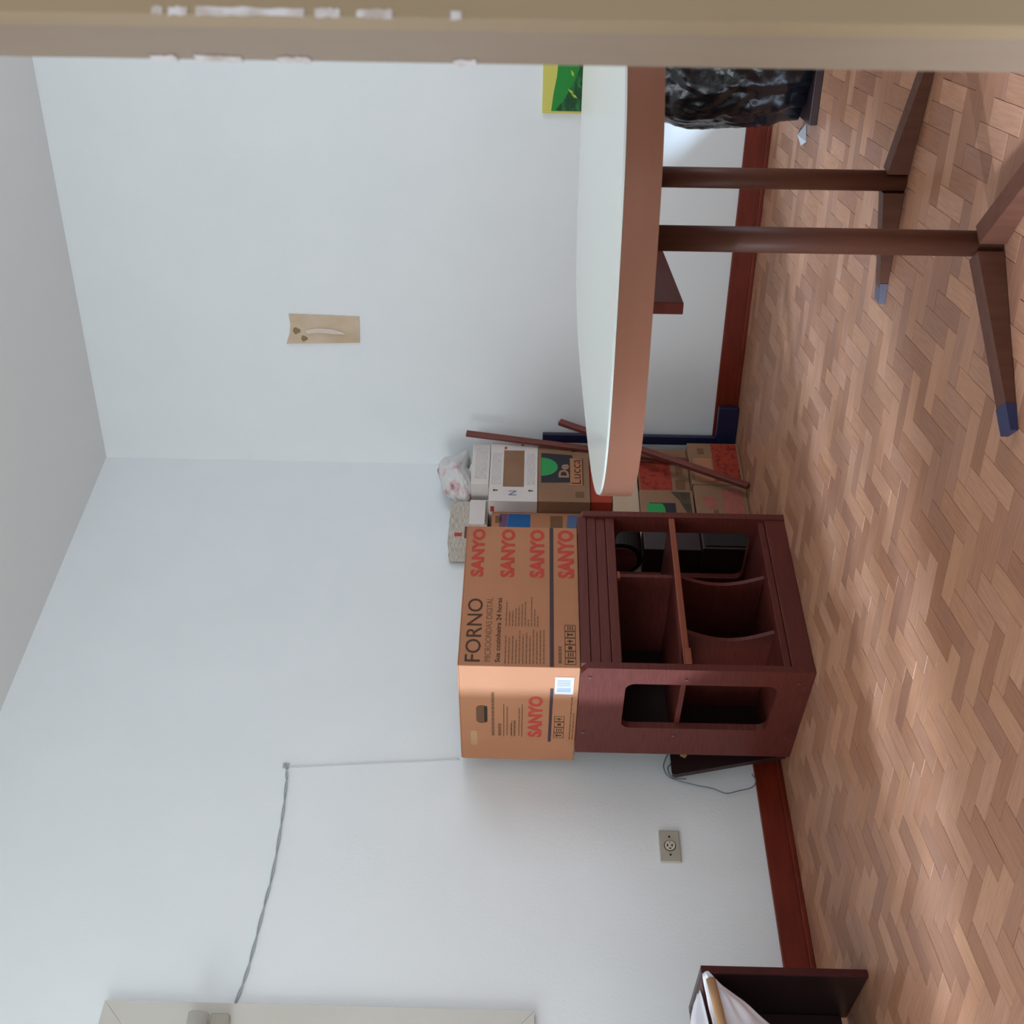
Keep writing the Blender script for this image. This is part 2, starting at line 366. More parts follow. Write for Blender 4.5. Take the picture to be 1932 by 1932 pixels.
for a, b in [(WS0+.014+SW*i_, WS0+.012+SW*(i_+1)) for i_ in range(4)]:
    sash = MB().ring([(-b, WZ0+.014), (-a, WZ0+.014), (-a, WZ1-.014), (-b, WZ1-.014)], [(-b+.045, WZ0+.06), (-a-.045, WZ0+.06), (-a-.045, WZ1-.06), (-b+.045, WZ1-.06)], (0, .05, 0), FX, FZ, (0, .035, 0)).build('sash', 'frame', win)
    MB().box(-b+.044, -a-.044, .065, .069, WZ0+.059, WZ1-.059).build('pane', 'glass', sash)
bl = thing('roller_blind', 'short beige roller-blind tube fixed across the window casing top', 'blind', W(2.372, .021, 1.775), ROTL)
MB().cyl((-.052, -.034, .03), (-1.45, -.034, .03), .030, 28).build('tube', 'frame', bl, True)
MB().box(-.12, -.045, -.03, -.0005, -.055, -.002, .004).build('bracket', 'framed', bl)['label'] = 'grey-beige block under the tube end'

# trim_1: door frame the photographer stands behind
jb = struct(MB().box(.241, .33, .5505, .607, -.008, 2.2, .002).build('trim_1', 'jamb'))
ar = MB().box(.2345, .42, .535, .5502, -.008, 2.2, .0015).build('architrave', 'jamb2', jb)
def smear(plane, c, zlist, w):      # dried paint along an edge: thin ragged patches lying on the wood
    for za, zb in zlist:
        n = 9; pts = []
        for i in range(n+1): pts.append((random.uniform(.3, .6)*w, za+(zb-za)*i/n))
        for i in range(n, -1, -1): pts.append((-random.uniform(.3, .6)*w, za+(zb-za)*i/n))
        if plane == 'front': MB().prism(pts, (c[0], c[1], 0), FX, FZ, (0, -.0006, 0)).build('paint_smear', 'smear', jb)
        else: MB().prism(pts, (c[0], c[1], 0), (0, 1, 0), FZ, (-.0006, 0, 0)).build('paint_smear', 'smear', jb)
smear('front', (.2360, .5349), ((1.078, 1.083), (1.066, 1.075), (1.01, 1.062), (.993, 1.005), (.968, .985), (.935, .94)), .0042)
smear('reveal', (.2409, .6025), ((1.092, 1.106), (1.057, 1.082), (1.02, 1.038), (.931, .943)), .0085)
struct(MB().box(.3305, 3.2, .551, .66, -.04, CEIL).build('wall_near', 'wall'))
nw = MB()
nw.box(-4.4, NX0, .44, .55, -.04, CEIL); nw.box(NX0, NX1, .44, .55, -.04, 1.2); nw.box(NX0, NX1, .44, .55, 2.42, CEIL); nw.box(NX1, -.66, .44, .55, -.04, CEIL); nw.box(-.66, .3303, .56, .65, 2.2, CEIL)
struct(nw.build('wall_back', 'wall'))
fw = MB()
fw.box(3.08, 3.2, .6605, 1.05, -.04, CEIL); fw.box(3.08, 3.2, 2.75, 3.33, -.04, CEIL); fw.box(3.08, 3.2, 1.05, 2.75, -.04, .9); fw.box(3.08, 3.2, 1.05, 2.75, 2.1, CEIL)
struct(fw.build('wall_far', 'wall'))

# ------------------------------------------------------------------ oval dining table
TC = Vector((.68, 2.43, 0)); taz = math.radians(27.2)
TR = math.radians(90)-taz                      # local +x = long axis, away from the camera; local -y = right
def tloc(p): d = Vector((p[0], p[1], 0))-TC; return Vector((d.x*math.sin(taz)+d.y*math.cos(taz), -(d.x*math.cos(taz)-d.y*math.sin(taz)), p[2] if len(p) > 2 else 0))
tb = thing('dining_table', 'oval-ended white-topped dining table with copper-brown edge and two round posts', 'table', TC, TR)
def oval(a, b, n=3.6, k=96):
    p = []
    for i in range(k):
        t = 2*math.pi*i/k; c, s = math.cos(t), math.sin(t)
        p.append((a*math.copysign(abs(c)**(2/n), c), b*math.copysign(abs(s)**(2/n), s)))
    return p
TA, TB_, TZ = .79, .475, .767
top = MB(); o1 = oval(TA, TB_); o2 = oval(TA-.002, TB_-.002)
top.prism(o2, (0, 0, TZ-.0035), FX, (0, 1, 0), (0, 0, .0035))
top.build('tabletop', 'lam', tb)['label'] = 'glossy white laminate top'
rm = MB(); kk = len(o1)
rm.add([(x, y, TZ-.058) for x, y in o1]+[(x, y, TZ-.004) for x, y in o1], [(i, (i+1) % kk, kk+(i+1) % kk, kk+i) for i in range(kk)])
rm.add([(x, y, TZ-.058) for x, y in o1], [tuple(range(kk))]); rm.add([(x, y, TZ-.004) for x, y in o1], [tuple(range(kk))])
rim = rm.build('edge_band', 'rim', tb, False); rim['label'] = 'copper-brown wooden edge'
for p_ in rim.data.polygons: p_.use_smooth = len(p_.vertices) == 4
pA, pB = tloc((.533, 2.165, 0)), tloc((.818, 2.722, 0))
for nm, p, feet in (('post', pA, ((258, .375, 'felt'), (155, .36, None))), ('post', pB, ((-60, .30, 'greytip'), (131, .36, None)))):
    MB().cyl(p+Vector((0, 0, .002)), p+Vector((0, 0, TZ-.059)), .0245, 32).build(nm, 'leg', tb, True)
    for a, ln, tip in feet:
        d = math.radians(a); d3 = Vector((math.sin(d), math.cos(d), 0)); e3 = tloc((TC+d3)[:]) ; ex = Vector((e3.x, e3.y, 0)); ey = Vector((-ex.y, ex.x, 0))
        r0 = .0252; hw = .021
        pr = [(r0, .0015), (ln, .0015), (ln, .014), (r0, .052)]
        ft = MB().prism(pr, p-ey*hw, ex, (0, 0, 1), ey*hw*2).build('foot', 'leg', tb)
        if tip:
            pr2 = [(ln-.05, .0008), (ln+.002, .0008), (ln+.002, .0150), (ln-.05, .0205)]
            t_ = MB().prism(pr2, p-ey*(hw+.001), ex, (0, 0, 1), ey*(hw+.001)*2).build('foot_cap', tip, ft)
            t_['label'] = 'slate-blue wrapping on the foot tip' if tip == 'felt' else 'grey-blue wrapping on the foot tip'
l0 = tloc((.404, 2.2, 0)); 
MB().box(l0.x, .34, l0.y-.012, l0.y+.012, .598, TZ-.0585, .002).build('support_rail', 'base', tb)['label'] = 'dark maroon rail under the top'

# ------------------------------------------------------------------ hi-fi cabinet
CW, CD_, CH = .685, .458, .717
cab = thing('hifi_cabinet', 'dark mahogany open hi-fi cabinet with side cut-outs and record dividers, under the oven carton', 'cabinet', W(1.573, .601, 0), ROTL)
# local: x 0..CW along the wall (left to right), y 0 front .. CD_ back
TH = .024
def side_panel(x):
    # front top corner cut off; cut-out with rounded corners
    inner = rrect(.075, .31, .103, .575, .03, 5); n = len(inner)
    yc, zc = .19, .33; outer = []
    box = [(.0, 0), (CD_, 0), (CD_, CH), (.03, CH), (0, CH-.02)]
    for (y, z) in inner:                   # matching points on the outline, by casting from the centre
        dy, dz = y-yc, z-zc; best = None
        for i in range(5):
            a, b = box[i], box[(i+1) % 5]; ex_, ez_ = b[0]-a[0], b[1]-a[1]; den = dy*ez_-dz*ex_
            if abs(den) < 1e-9: continue
            t = ((a[0]-yc)*ez_-(a[1]-zc)*ex_)/den; w = ((a[0]-yc)*dz-(a[1]-zc)*dy)/den
            if t > 0 and -1e-6 <= w <= 1+1e-6 and (best is None or t < best[0]): best = (t, (yc+dy*t, zc+dz*t))
        outer.append(best[1])
    for c_ in box:                          # snap the nearest point onto each true corner
        k = min(range(n), key=lambda i: (outer[i][0]-c_[0])**2+(outer[i][1]-c_[1])**2); outer[k] = c_
    p = MB().ring(outer, inner, (x, 0, 0), (0, 1, 0), FZ, (TH, 0, 0)).build('side_panel', 'cab', cab)
    return p
for x in (0, CW-TH):
    sp = side_panel(x)
    if x == 0:
        for y, z in ((.046, .689), (.049, .391), (.055, .043), (.34, .695), (.35, .40), (.352, .03)):
            MB().cyl((-.0025, y, z), (.001, y, z), .006, 14).build('plug', 'screw', sp)
IX0, IX1 = TH+.0003, CW-TH-.0003
MB().box(IX0, IX1, .006, CD_-.012, CH-.030, CH-.0005, .002).build('top_board', 'cabh', cab)
MB().box(IX0, IX1, .010, .030, .6555, CH-.0315, .002).build('fascia_rail', 'cabh', cab)
MB().box(IX0, IX1, .013, .030, .622, .6545, .003).build('fascia_rail', 'cabh', cab)
MB().box(IX0, IX1, .010, .030, .590, .621, .003).build('fascia_rail', 'cabh', cab)
MB().box(.385, .415, .012, .028, .579, .5895, .003).build('door_catch', 'cabedge', cab)
MB().box(IX0, IX1, .012, CD_-.012, .382, .3995, .002).build('shelf', 'cab', cab)
MB().box(IX0, IX1, .003, .0118, .380, .401, .003).build('shelf_lip', 'cabedge', cab)['label'] = 'front lip with orange light in its colour'
MB().box(IX0, .085, -.004, .0028, .376, .396, .002).build('lip_block', 'cabedge', cab)
MB().box(IX0, IX1, .012, CD_-.012, .070, .092, .002).build('bottom_board', 'cab', cab)
MB().box(IX0, IX1, .004, .022, .001, .069, .002).build('plinth', 'cabh', cab)
MB().box(IX0, IX1, CD_-.0115, CD_-.004, .02, CH-.032).build('back_panel', 'cabback', cab)
def divider(x, za, zb, curve):
    n = 14; pts = []
    for i in range(n+1):
        t = i/n; y = .050+curve*math.sin(math.pi*t); pts.append((y, za+(zb-za)*t))
    pts += [(CD_-.014, zb), (CD_-.014, za)]
    return MB().prism(pts, (x-.007, 0, 0), (0, 1, 0), FZ, (.014, 0, 0)).build('record_divider' if curve else 'upper_divider', 'cab', cab)
divider(.2, .0925, .3815, .045); divider(.435, .0925, .3815, .04); divider(.43, .40, .686, 0)

# ------------------------------------------------------------------ oven carton on the cabinet
BX = thing('oven_carton', 'large brown microwave-oven carton with red repeated lettering on the dark cabinet', 'box', W(1.554, .575, CH+.0008), ROTL)
bw, bd, bh = .606, .514, .381
# carton body: panels with slightly lifted, gapped top flaps
MB().box(0, bw, 0, bd, 0, bh-.004, .003).build('carton_body', 'card', BX)
MB().box(.002, bw-.002, .002, bd/2-.001, bh-.0038, bh, .001).build('top_flap', 'card', BX)
MB().box(.002, bw-.002, bd/2+.001, bd-.002, bh-.0038, bh, .001).build('top_flap', 'card', BX)
fo = (0, -.0007, 0)
def fs(s): return 1.554-s
def fz(z): return z-CH-.0008
for z0_, z1_ in ((1.033, 1.077), (.930, .978), (.830, .880), (.730, .786)):
    lettering('SANYO', BX, 'redink', fo, FX, fs(1.184), fs(.961), fz(z0_), fz(z1_), .045, label='red printed word')
lettering('FORNO', BX, 'blackink', fo, FX, fs(1.538), fs(1.280), fz(1.029), fz(1.078), .004, label='large thin dark printed word')
lettering('MICROONDAS DIGITAL', BX, 'thinink', fo, FX, fs(1.536), fs(1.275), fz(.997), fz(1.017), -.003, label='faint thin printed line')
lettering('Sua cozinheira 24 horas', BX, 'blackink', fo, FX, fs(1.539), fs(1.275), fz(.968), fz(.984), .015, label='bold dark printed slogan')
def textlines(parent, o, ax, x0, x1, z0, z1, rows, m, lens=None, h=.0035):
    b = MB()
    for r_ in range(rows):
        z = z1-(z1-z0)*(r_+.5)/rows; ln = (lens[r_ % len(lens)] if lens else random.uniform(.6, 1)); x = x0; xe = x0+(x1-x0)*ln
        while x < xe:
            w_ = random.uniform(.006, .022); b.quad(o, ax, FZ, x, min(x+w_, xe), z-h/2, z+h/2); x += w_+.0028
    return b.build('small_print', m, parent)
textlines(BX, fo, FX, fs(1.393), fs(1.27), fz(.846), fz(.957), 11, 'thinink', (.85, .5, .52, .6, .68, .75, .85, .25, 1, .6, .35))
textlines(BX, fo, FX, fs(1.543), fs(1.405), fz(.826), fz(.957), 12, 'thinink', (.8, .75, .8, .7, .95, .85, .9, .8, 1, .95, 1, 1))
MB().quad(fo, FX, FZ, .002, bw-.003, fz(.800), fz(.813)).build('printed_stripe', 'purpleink', BX)['label'] = 'dark purple stripe across the front'
textlines(BX, fo, FX, fs(1.538), fs(1.471), fz(.772), fz(.790), 1, 'thinink', (1,), .010)
def pictos(parent, o, ax, x0, x1, z0, z1, n, m):
    b = MB(); w_ = (x1-x0)/n
    for i in range(n):
        a = x0+i*w_; c = a+w_-.0015; t = .0018
        for r_ in ((a, c, z0, z0+t), (a, c, z1-t, z1), (a, a+t, z0, z1), (c-t, c, z0, z1)): b.quad(o, ax, FZ, *r_)
        k = i % 4; mx_, mz = (a+c)/2, (z0+z1)/2
        if k == 0: b.quad(o, ax, FZ, mx_-.003, mx_+.003, mz-.01, mz+.008); b.quad(o, ax, FZ, mx_-.007, mx_+.007, mz+.005, mz+.009)
        elif k == 1: b.quad(o, ax, FZ, mx_-.008, mx_+.008, mz-.002, mz+.001); b.quad(o, ax, FZ, mx_-.008, mx_+.008, mz-.009, mz-.006); b.quad(o, ax, FZ, mx_-.008, mx_+.008, mz+.005, mz+.008)
        elif k == 2: b.quad(o, ax, FZ, mx_-.006, mx_+.006, mz-.006, mz+.006)
        else: b.quad(o, ax, FZ, mx_-.002, mx_+.002, mz-.009, mz+.01); b.quad(o, ax, FZ, mx_-.008, mx_+.006, mz-.001, mz+.003)
    return b.build('handling_symbols', m, parent)
pictos(BX, fo, FX, fs(1.542), fs(1.382), fz(.731), fz(.766), 6, 'blackink')
# left end of the carton: text runs from the wall towards the room (local -y)
lo = (-.0007, .575, 0); ly = (0, -1, 0)       # coordinate along ly equals q
lettering('SANYO', BX, 'redink', lo, ly, .198, .424, fz(.829), fz(.876), .045, label='red printed word on the end')
MB().quad(lo, ly, FZ, .173, .468, fz(.798), fz(.808)).build('printed_stripe', 'purpleink', BX)['label'] = 'dark purple stripe on the end'
textlines(BX, lo, ly, .202, .441, fz(.981), fz(.999), 1, 'thinink', (1,), .009); textlines(BX, lo, ly, .202, .27, fz(.960), fz(.976), 1, 'thinink', (1,), .010)
b = MB()
for z in (.9535, .894): b.quad(lo, ly, FZ, .198, .379, fz(z), fz(z)+.002)
for z in (.927, .920): b.quad(lo, ly, FZ, .198, .290, fz(z), fz(z)+.0016)
b.build('printed_rules', 'blackink', BX)
textlines(BX, lo, ly, .205, .375, fz(.898), fz(.950), 4, 'thinink', (.95, .4, .5, .9), .004)
pictos(BX, lo, ly, .195, .32, fz(.757), fz(.790), 4, 'blackink')
textlines(BX, lo, ly, .188, .437, fz(.723), fz(.742), 2, 'thinink', (.95, .6), .004)
hole = MB().prism(rrect(.273, .369, fz(1.008), fz(1.044), .0175, 6), (-.0016, .575, 0), ly, FZ, (.0012, 0, 0)).build('hand_hole', 'hole', BX)
hole['label'] = 'dark oval hand hole'
MB().prism(rrect(.279, .366, fz(1.0085), fz(1.018), .004, 3), (-.0021, .575, 0), ly, FZ, (.0006, 0, 0)).build('hole_lip', 'slot', hole)
MB().prism(rrect(.143, .231, fz(1.042), fz(1.064), .010, 4), (-.0010, .575, 0), ly, FZ, (.0006, 0, 0)).build('torn_patch', 'tan', BX)['label'] = 'pale torn patch'
lb = MB().prism([(.44, fz(.735)), (.528, fz(.735)), (.528, fz(.794)), (.44, fz(.794))], (-.0013, .575, 0), ly, FZ, (.0011, 0, 0)).build('sticker', 'label', BX); lb['label'] = 'white barcode sticker'
b = MB()
for i in range(14): b.quad((-.0015, .575, 0), ly, FZ, .452, .475, fz(.744)+i*.0031, fz(.744)+i*.0031+.0018)
for i in range(5): b.quad((-.0015, .575, 0), ly, FZ, .482+i*.007, .485+i*.007, fz(.745), fz(.787))
b.build('barcode', 'barcode', lb)

# ------------------------------------------------------------------ stack of cartons in the corner
def carton(name, label, s0, s1, q0, q1, z0, z1, m='card2', bev=.003, group='cartons stacked in the corner', cat='box'):
    t = thing(name, label, cat, W(s1, q1, z0+.0006), ROTL, group)
    w_, d_, h_ = s1-s0, q1-q0, z1-z0-.0012
    MB().box(0, w_, 0, d_, 0, h_, bev).build('carton_body', m, t)
    fl = MB(); fl.box(.004, w_-.004, -.0011, -.0004, h_*.02, h_*.98)
    return t, w_, d_, h_
def front(t, m, x0, x1, z0, z1, name='printed_panel', label=None, y=-.0008, pts=None):
    o_ = MB().prism(pts or [(x0, z0), (x1, z0), (x1, z1), (x0, z1)], (0, y, 0), FX, FZ, (0, .0006, 0)).build(name, m, t)
    if label: o_['label'] = label
    return o_
# bottom row
t, w_, d_, h_ = carton('fruit_carton', 'cardboard fruit box with orange-red printed panel on the floor, nearest the navy stand', .062, .318, .03, .205, .0, .218)
front(t, 'orangeink', .02, w_-.006, .012, .118, label='orange-red panel')
front(t, 'card', .02, .16, .125, .2, 'printed_patch'); front(t, 'thinink', .185, .222, .150, .178, 'printed_mark')
t, w_, d_, h_ = carton('fruit_carton', 'cardboard fruit box with dusky pink print on the floor, half behind the cabinet', .321, .69, .03, .205, .0, .214)
front(t, 'pinkink', .195, .345, .02, .10, label='dusky pink panel'); front(t, 'pinkink', .22, .30, .115, .165, 'printed_mark', pts=[(.22, .16), (.30, .185), (.30, .125), (.25, .13)])
front(t, 'thinink', .205, .225, .125, .145, 'printed_mark'); front(t, 'pinkink', .03, .17, .03, .10, label='dusky pink panel')
front(t, 'orangeink', .06, .125, .125, .185, 'printed_mark', pts=[(.06, .155), (.09, .125), (.125, .15), (.115, .185), (.075, .187)])
# second row
t, w_, d_, h_ = carton('fruit_carton', 'cardboard fruit box with orange-red panel, second from floor behind crossed sticks', .068, .350, .02, .174, .219, .432)
front(t, 'orangeink', .01, .20, .075, .205, label='orange-red panel'); front(t, 'thinink', .03, .09, .02, .06, 'printed_mark'); front(t, 'thinink', .12, .17, .025, .055, 'printed_mark')
t, w_, d_, h_ = carton('fruit_carton', 'lower fruit box with a green disc, second from floor beside the cabinet', .354, .70, .03, .203, .219, .437)
front(t, 'darkprint', .16, .335, .012, .085, 'printed_panel', pts=[(.16, .012), (.335, .012), (.335, .09), (.29, .06)])
front(t, 'navyink', .15, .27, .075, .18, 'printed_panel', label='dark panel')
front(t, 'greenink', .19, .265, .115, .190, 'green_disc', y=-.0015, label='green half disc', pts=[(.265*0+.19, .19), (.19, .13), (.215, .118), (.24, .118), (.265, .128), (.265, .19)])
lettering('Lucca', t, 'tanink', (0, -.0018, 0), FX, .03, .145, .04, .10, .02)
# third row
t, w_, d_, h_ = carton('cream_carton', 'plain cream cardboard box just right of the cabinet top, third from floor', .10, .72, .03, .190, .438, .545, 'cream')
t, w_, d_, h_ = carton('orange_carton', 'flat orange-red cardboard tray behind the table tip, under the upper green-disc box', .075, .420, .03, .190, .546, .634, 'orangecard')
# De Lucca
t, w_, d_, h_ = carton('fruit_carton', 'upper fruit box with a green half disc, under the white windowed box', .090, .432, .02, .2, .635, .849)
pz = [(.075, .205), (.30, .195), (.285, .045), (.085, .02)]
front(t, 'navyink', 0, 0, 0, 0, label='dark printed panel', pts=[(.110, .200), (.292, .200), (.282, .07), (.115, .055)])
disc = [(.150, .199)]+[(.206+.056*math.cos(a_), .199+.068*math.sin(a_)) for a_ in [math.pi+math.pi*i/16 for i in range(17)]]
front(t, 'greenink', 0, 0, 0, 0, 'green_disc', y=-.0016, label='bright green disc', pts=disc[1:])
lettering('De', t, 'tanink', (0, -.002, 0), FX, .142, .222, .085, .128, .03)
front(t, 'card', 0, 0, 0, 0, 'printed_panel', y=-.0013, pts=[(.095, .080), (.262, .080), (.258, .028), (.098, .028)])
lettering('Lucca', t, 'blackink', (0, -.002, 0), FX, .105, .255, .036, .076, .0)
b = MB(); b.quad((0, -.002, 0), FX, FZ, .098, .262, .026, .030); b.build('printed_rule', 'blackink', t)
front(t, 'darkprint', 0, 0, 0, 0, 'printed_corner', pts=[(.30, .075), (.338, .055), (.338, .02), (.315, .02)])
front(t, 'thinink', .025, .06, .025, .06, 'printed_mark')
# white box with a window
t = thing('white_carton', 'white box with a grey-tan rectangular window, above the upper green-disc box', 'box', W(.435, .2, .850), ROTL, 'cartons stacked in the corner')
w_, d_, h_ = .355, .165, .198
MB().box(0, w_, .004, d_, 0, h_, .003).build('carton_body', 'whitecard', t)
MB().ring([(0, .001), (w_, .001), (w_, h_-.001), (0, h_-.001)], [(.085, .055), (.31, .055), (.31, .142), (.085, .142)], (0, 0, 0), FX, FZ, (0, .0038, 0)).build('window_board', 'whitecard', t)
front(t, 'card2', .086, .309, .056, .141, 'window', y=.0030, label='tan board behind the window')
front(t, 'greyprint', .10, .29, .15, .190, 'printed_panel'); front(t, 'greyprint', .10, .29, .010, .045, 'printed_panel')
lettering('N', t, 'barcode', (0, -.001, 0), FX, .035, .062, .085, .118, .01)
for zc in (.028, .172):
    front(t, 'darkprint', 0, 0, 0, 0, 'printed_arrow', pts=[(.055, zc+.003), (.063, zc+.011), (.071, zc+.003), (.066, zc+.003), (.066, zc-.010), (.060, zc-.010), (.060, zc+.003)])
front(t, 'redink', .315, .330, .130, .140, 'printed_mark'); front(t, 'redink', .338, .348, .06, .07, 'printed_mark')
# side print on the left end
MB().quad((-.0006, .0, 0), (0, 1, 0), FZ, .03, .06, .175, .190).build('printed_mark', 'redink', t)
# blue-printed box
t, w_, d_, h_ = carton('blue_print_carton', 'tan box with slanted blue blocks, between oven carton and green-disc boxes', .436, .86, .012, .140, .546, 1.034, 'card')
for z, m1, m2 in ((.33, 'blueink', 'violetink'), (.09, 'dullblue', 'dullblue')):
    front(t, m1, 0, 0, 0, 0, 'blue_block', pts=[(.25, z), (.412, z), (.412, z+.088), (.34, z+.095), (.27, z+.045)], label='slanted blue printed block')
    if m1 != m2: front(t, m2, 0, 0, 0, 0, 'violet_band', pts=[(.25, z+.05), (.27, z+.047), (.34, z+.097), (.412, z+.090), (.412, z+.125), (.33, z+.125)])
front(t, 'thinink', .36, .40, .445, .472, 'printed_mark'); front(t, 'thinink', .33, .405, .20, .25, 'printed_mark')
# paper-wrapped boxes on top
t, w_, d_, h_ = carton('newsprint_carton', 'newsprint-grey flat box topmost of the stack, beside the crumpled bag', .368, .60, .012, .130, 1.0490, 1.205, 'news')
front(t, 'whitecard', .10, .24, .002, .075, 'printed_panel'); front(t, 'stick', .02, .085, .02, .09, 'brown_panel', label='brown printed patch'); front(t, 'thinink', .1, .235, .002, .012, 'printed_mark')
front(t, 'redink', .03, .05, .10, .13, 'printed_mark')
t, w_, d_, h_ = carton('white_carton', 'white printed box with grey text lines, under the crumpled plastic bag', .085, .33, .015, .195, 1.0495, 1.125, 'whitecard')
front(t, 'greyprint', .03, .22, .010, .060, 'printed_panel')
# crumpled bag
bm = bmesh.new(); bmesh.ops.create_icosphere(bm, subdivisions=5, radius=1)
for v in bm.verts:
    p = v.co.copy(); k = 1+.26*noise.noise(p*1.7+Vector((3, 1, 7)))+.12*noise.turbulence(p*4.2, 3, True)-.06
    q = Vector((p.x*.145*k, p.y*.078*k, p.z*.066*k))
    q.z += .02*p.x*0+.026*math.sin(p.x*2.5+1.2)
    q.z = max(q.z, -.052)
    v.co = q
mbx = MB(); mbx.bm(bm)
o = mbx.build('plastic_bag', 'bagprint', None, True); at(o, W(.202, .108, 1.125+.0535), ROTL); tag(o, 'crumpled whitish plastic bag with pink print and dark patches on top of the corner stack', 'bag')

# sticks and stand leaning in the corner
def stick(name, label, p0, p1, w_, d_):
    p0, p1 = Vector(p0), Vector(p1); dz = (p1-p0); L_ = dz.length; dz.normalize(); dx = WL.cross(dz).normalized(); dx = dz.cross(NL).normalized(); dy = dz.cross(dx)
    o_ = MB().box(-w_/2, w_/2, -d_/2, d_/2, 0, L_, .003).build(name, 'stick'); m_ = Matrix((dx, dy, dz)).transposed().to_4x4(); m_.translation = p0; o_.matrix_world = m_
    return tag(o_, label, 'stick', 'wooden sticks in the corner')
stick('wooden_stick', 'upright red-brown stick leaning in the corner beside the white windowed box', W(.165, .190, .2195), W(.062, .234, 1.155), .028, .016)
stick('wooden_stick', 'long slanting red-brown stick crossing in front of the fruit boxes', W(.384, .262, .004), W(.0, .255, .76), .028, .02)
nv = thing('steel_stand', 'navy blue steel stand with flat foot against the right wall in the corner', 'stand', X(.23, .05, 0), ROTR)
MB().box(-.085, -.045, -.012, .012, .0865, .83, .003).build('upright', 'navy', nv)
MB().box(-.085, .093, -.014, .014, .001, .086, .003).build('foot_plate', 'navy', nv)

# black loudspeakers etc. around the cabinet
sp = thing('loudspeaker', 'black loudspeaker box on the floor right of the cabinet, seen through its cut-out', 'speaker', W(.866, .40, .0005), ROTL)
MB().box(.0, .145, 0, .17, 0, .25, .004).build('enclosure', 'dark', sp); MB().box(.01, .135, -.006, -.0005, .01, .24, .003).build('grille', 'black', sp)
sp = thing('black_drum', 'black round-topped drum on the loudspeaker, seen through the cabinet side', 'drum', W(.866, .32, .2515), ROTL)
MB().box(.01, .135, -.06, .07, 0, .21, .004).build('base_box', 'dark', sp)
MB().cyl((.01, .0, .2115+.085), (.13, .0, .2115+.085), .085, 36).build('drum_shell', 'black', sp, False)
MB().cyl((.005, .0, .2115+.085), (.0098, .0, .2115+.085), .065, 36).build('drum_face', 'stick', sp)
# dark board leaning in the gap behind the cabinet
bd_ = thing('dark_board', 'near-black board leaning in the gap between cabinet and left wall', 'board', W(1.558, .098, .002), ROTL)
b = MB(); pts = [(.008, 0), (.5, 0), (.5, .385), (-.030, .385), (-.037, .382), (-.041, .374)]
b.prism(pts, (0, 0, 0), FX, (0, .15, .989), (0, -.02, .003)); b.build('panel', 'dark', bd_)
mm = MB().prism([(.0, 0), (.012, -.008), (.06, .004), (.055, .02), (.01, .016)], (.018, -.0215+.0492, .335), FX, (0, .15, .989), (0, -.001, 0)).build('tape_strip', 'tape', bd_); mm['label'] = 'strip of masking tape'
MB().cyl((.03, .0132, .215), (.03, .0122, .2151), .003, 10).build('screw', 'cable', bd_)
wpts = [(1.47, .374), (1.517, .398), (1.552, .405), (1.588, .385), (1.612, .31), (1.625, .248), (1.643, .203), (1.633, .161), (1.617, .111), (1.590, .096), (1.565, .106)]
def smooth(p, n=6):
    out = []
    for i in range(len(p)-1):
        p0, p1, p2, p3 = (Vector(p[max(i-1, 0)]), Vector(p[i]), Vector(p[i+1]), Vector(p[min(i+2, len(p)-1)]))
        for k in range(n):
            t = k/n; out.append(.5*((2*p1)+(p2-p0)*t+(2*p0-5*p1+4*p2-p3)*t*t+(3*p1-p0-3*p2+p3)*t**3))
    out.append(Vector(p[-1])); return out
tag(MB().tube(smooth([W(s, .022, z) for s, z in wpts]), .0022).build('loose_wire', 'wire', None, True), 'thin grey wire looping out behind the dark leaning board', 'wire')
tag(MB().tube(smooth([W(s+.01, .012, z) for s, z in ((1.47, .35), (1.512, .375), (1.535, .39), (1.57, .377), (1.575, .33))]), .0022).build('loose_wire', 'wire', None, True), 'short thin wire loop above the dark leaning board', 'wire')

# cable on the left wall
cp = [(1.559, 1.706), (1.600, 1.696), (1.635, 1.692), (1.715, 1.686), (1.794, 1.683), (1.89, 1.681), (1.981, 1.682), (2.05, 1.687), (2.13, 1.692), (2.21, 1.697), (2.279, 1.703), (2.33, 1.711), (2.381, 1.722)]
cb = thing('wall_cable', 'pale twin cable looping across the left wall from the window to the oven carton', 'cable', W(0, 0, 0), ROTL)
def cl(s, z, q): return Vector((-s, -q, z))
for ph in (0, math.pi):
    P = smooth([cl(s, z, .006) for s, z in cp], 8); n = len(P)
    P = [p+Vector((0, 0, .0032*math.cos(ph+i*.35)))+Vector((0, -.0022*math.sin(ph+i*.35), 0)) for i, p in enumerate(P)]
    MB().tube(P, .0021).build('strand', 'cable', cb, True)
MB().tube(smooth([cl(s, z, .0025) for s, z in ((1.566, 1.69), (1.559, 1.595), (1.544, 1.414), (1.530, 1.231), (1.52, 1.110))]), .0018).build('run_down', 'faint', cb, True)
MB().box(-1.572, -1.552, -.005, -.0005, 1.694, 1.716, .001).build('clip', 'cable', cb)

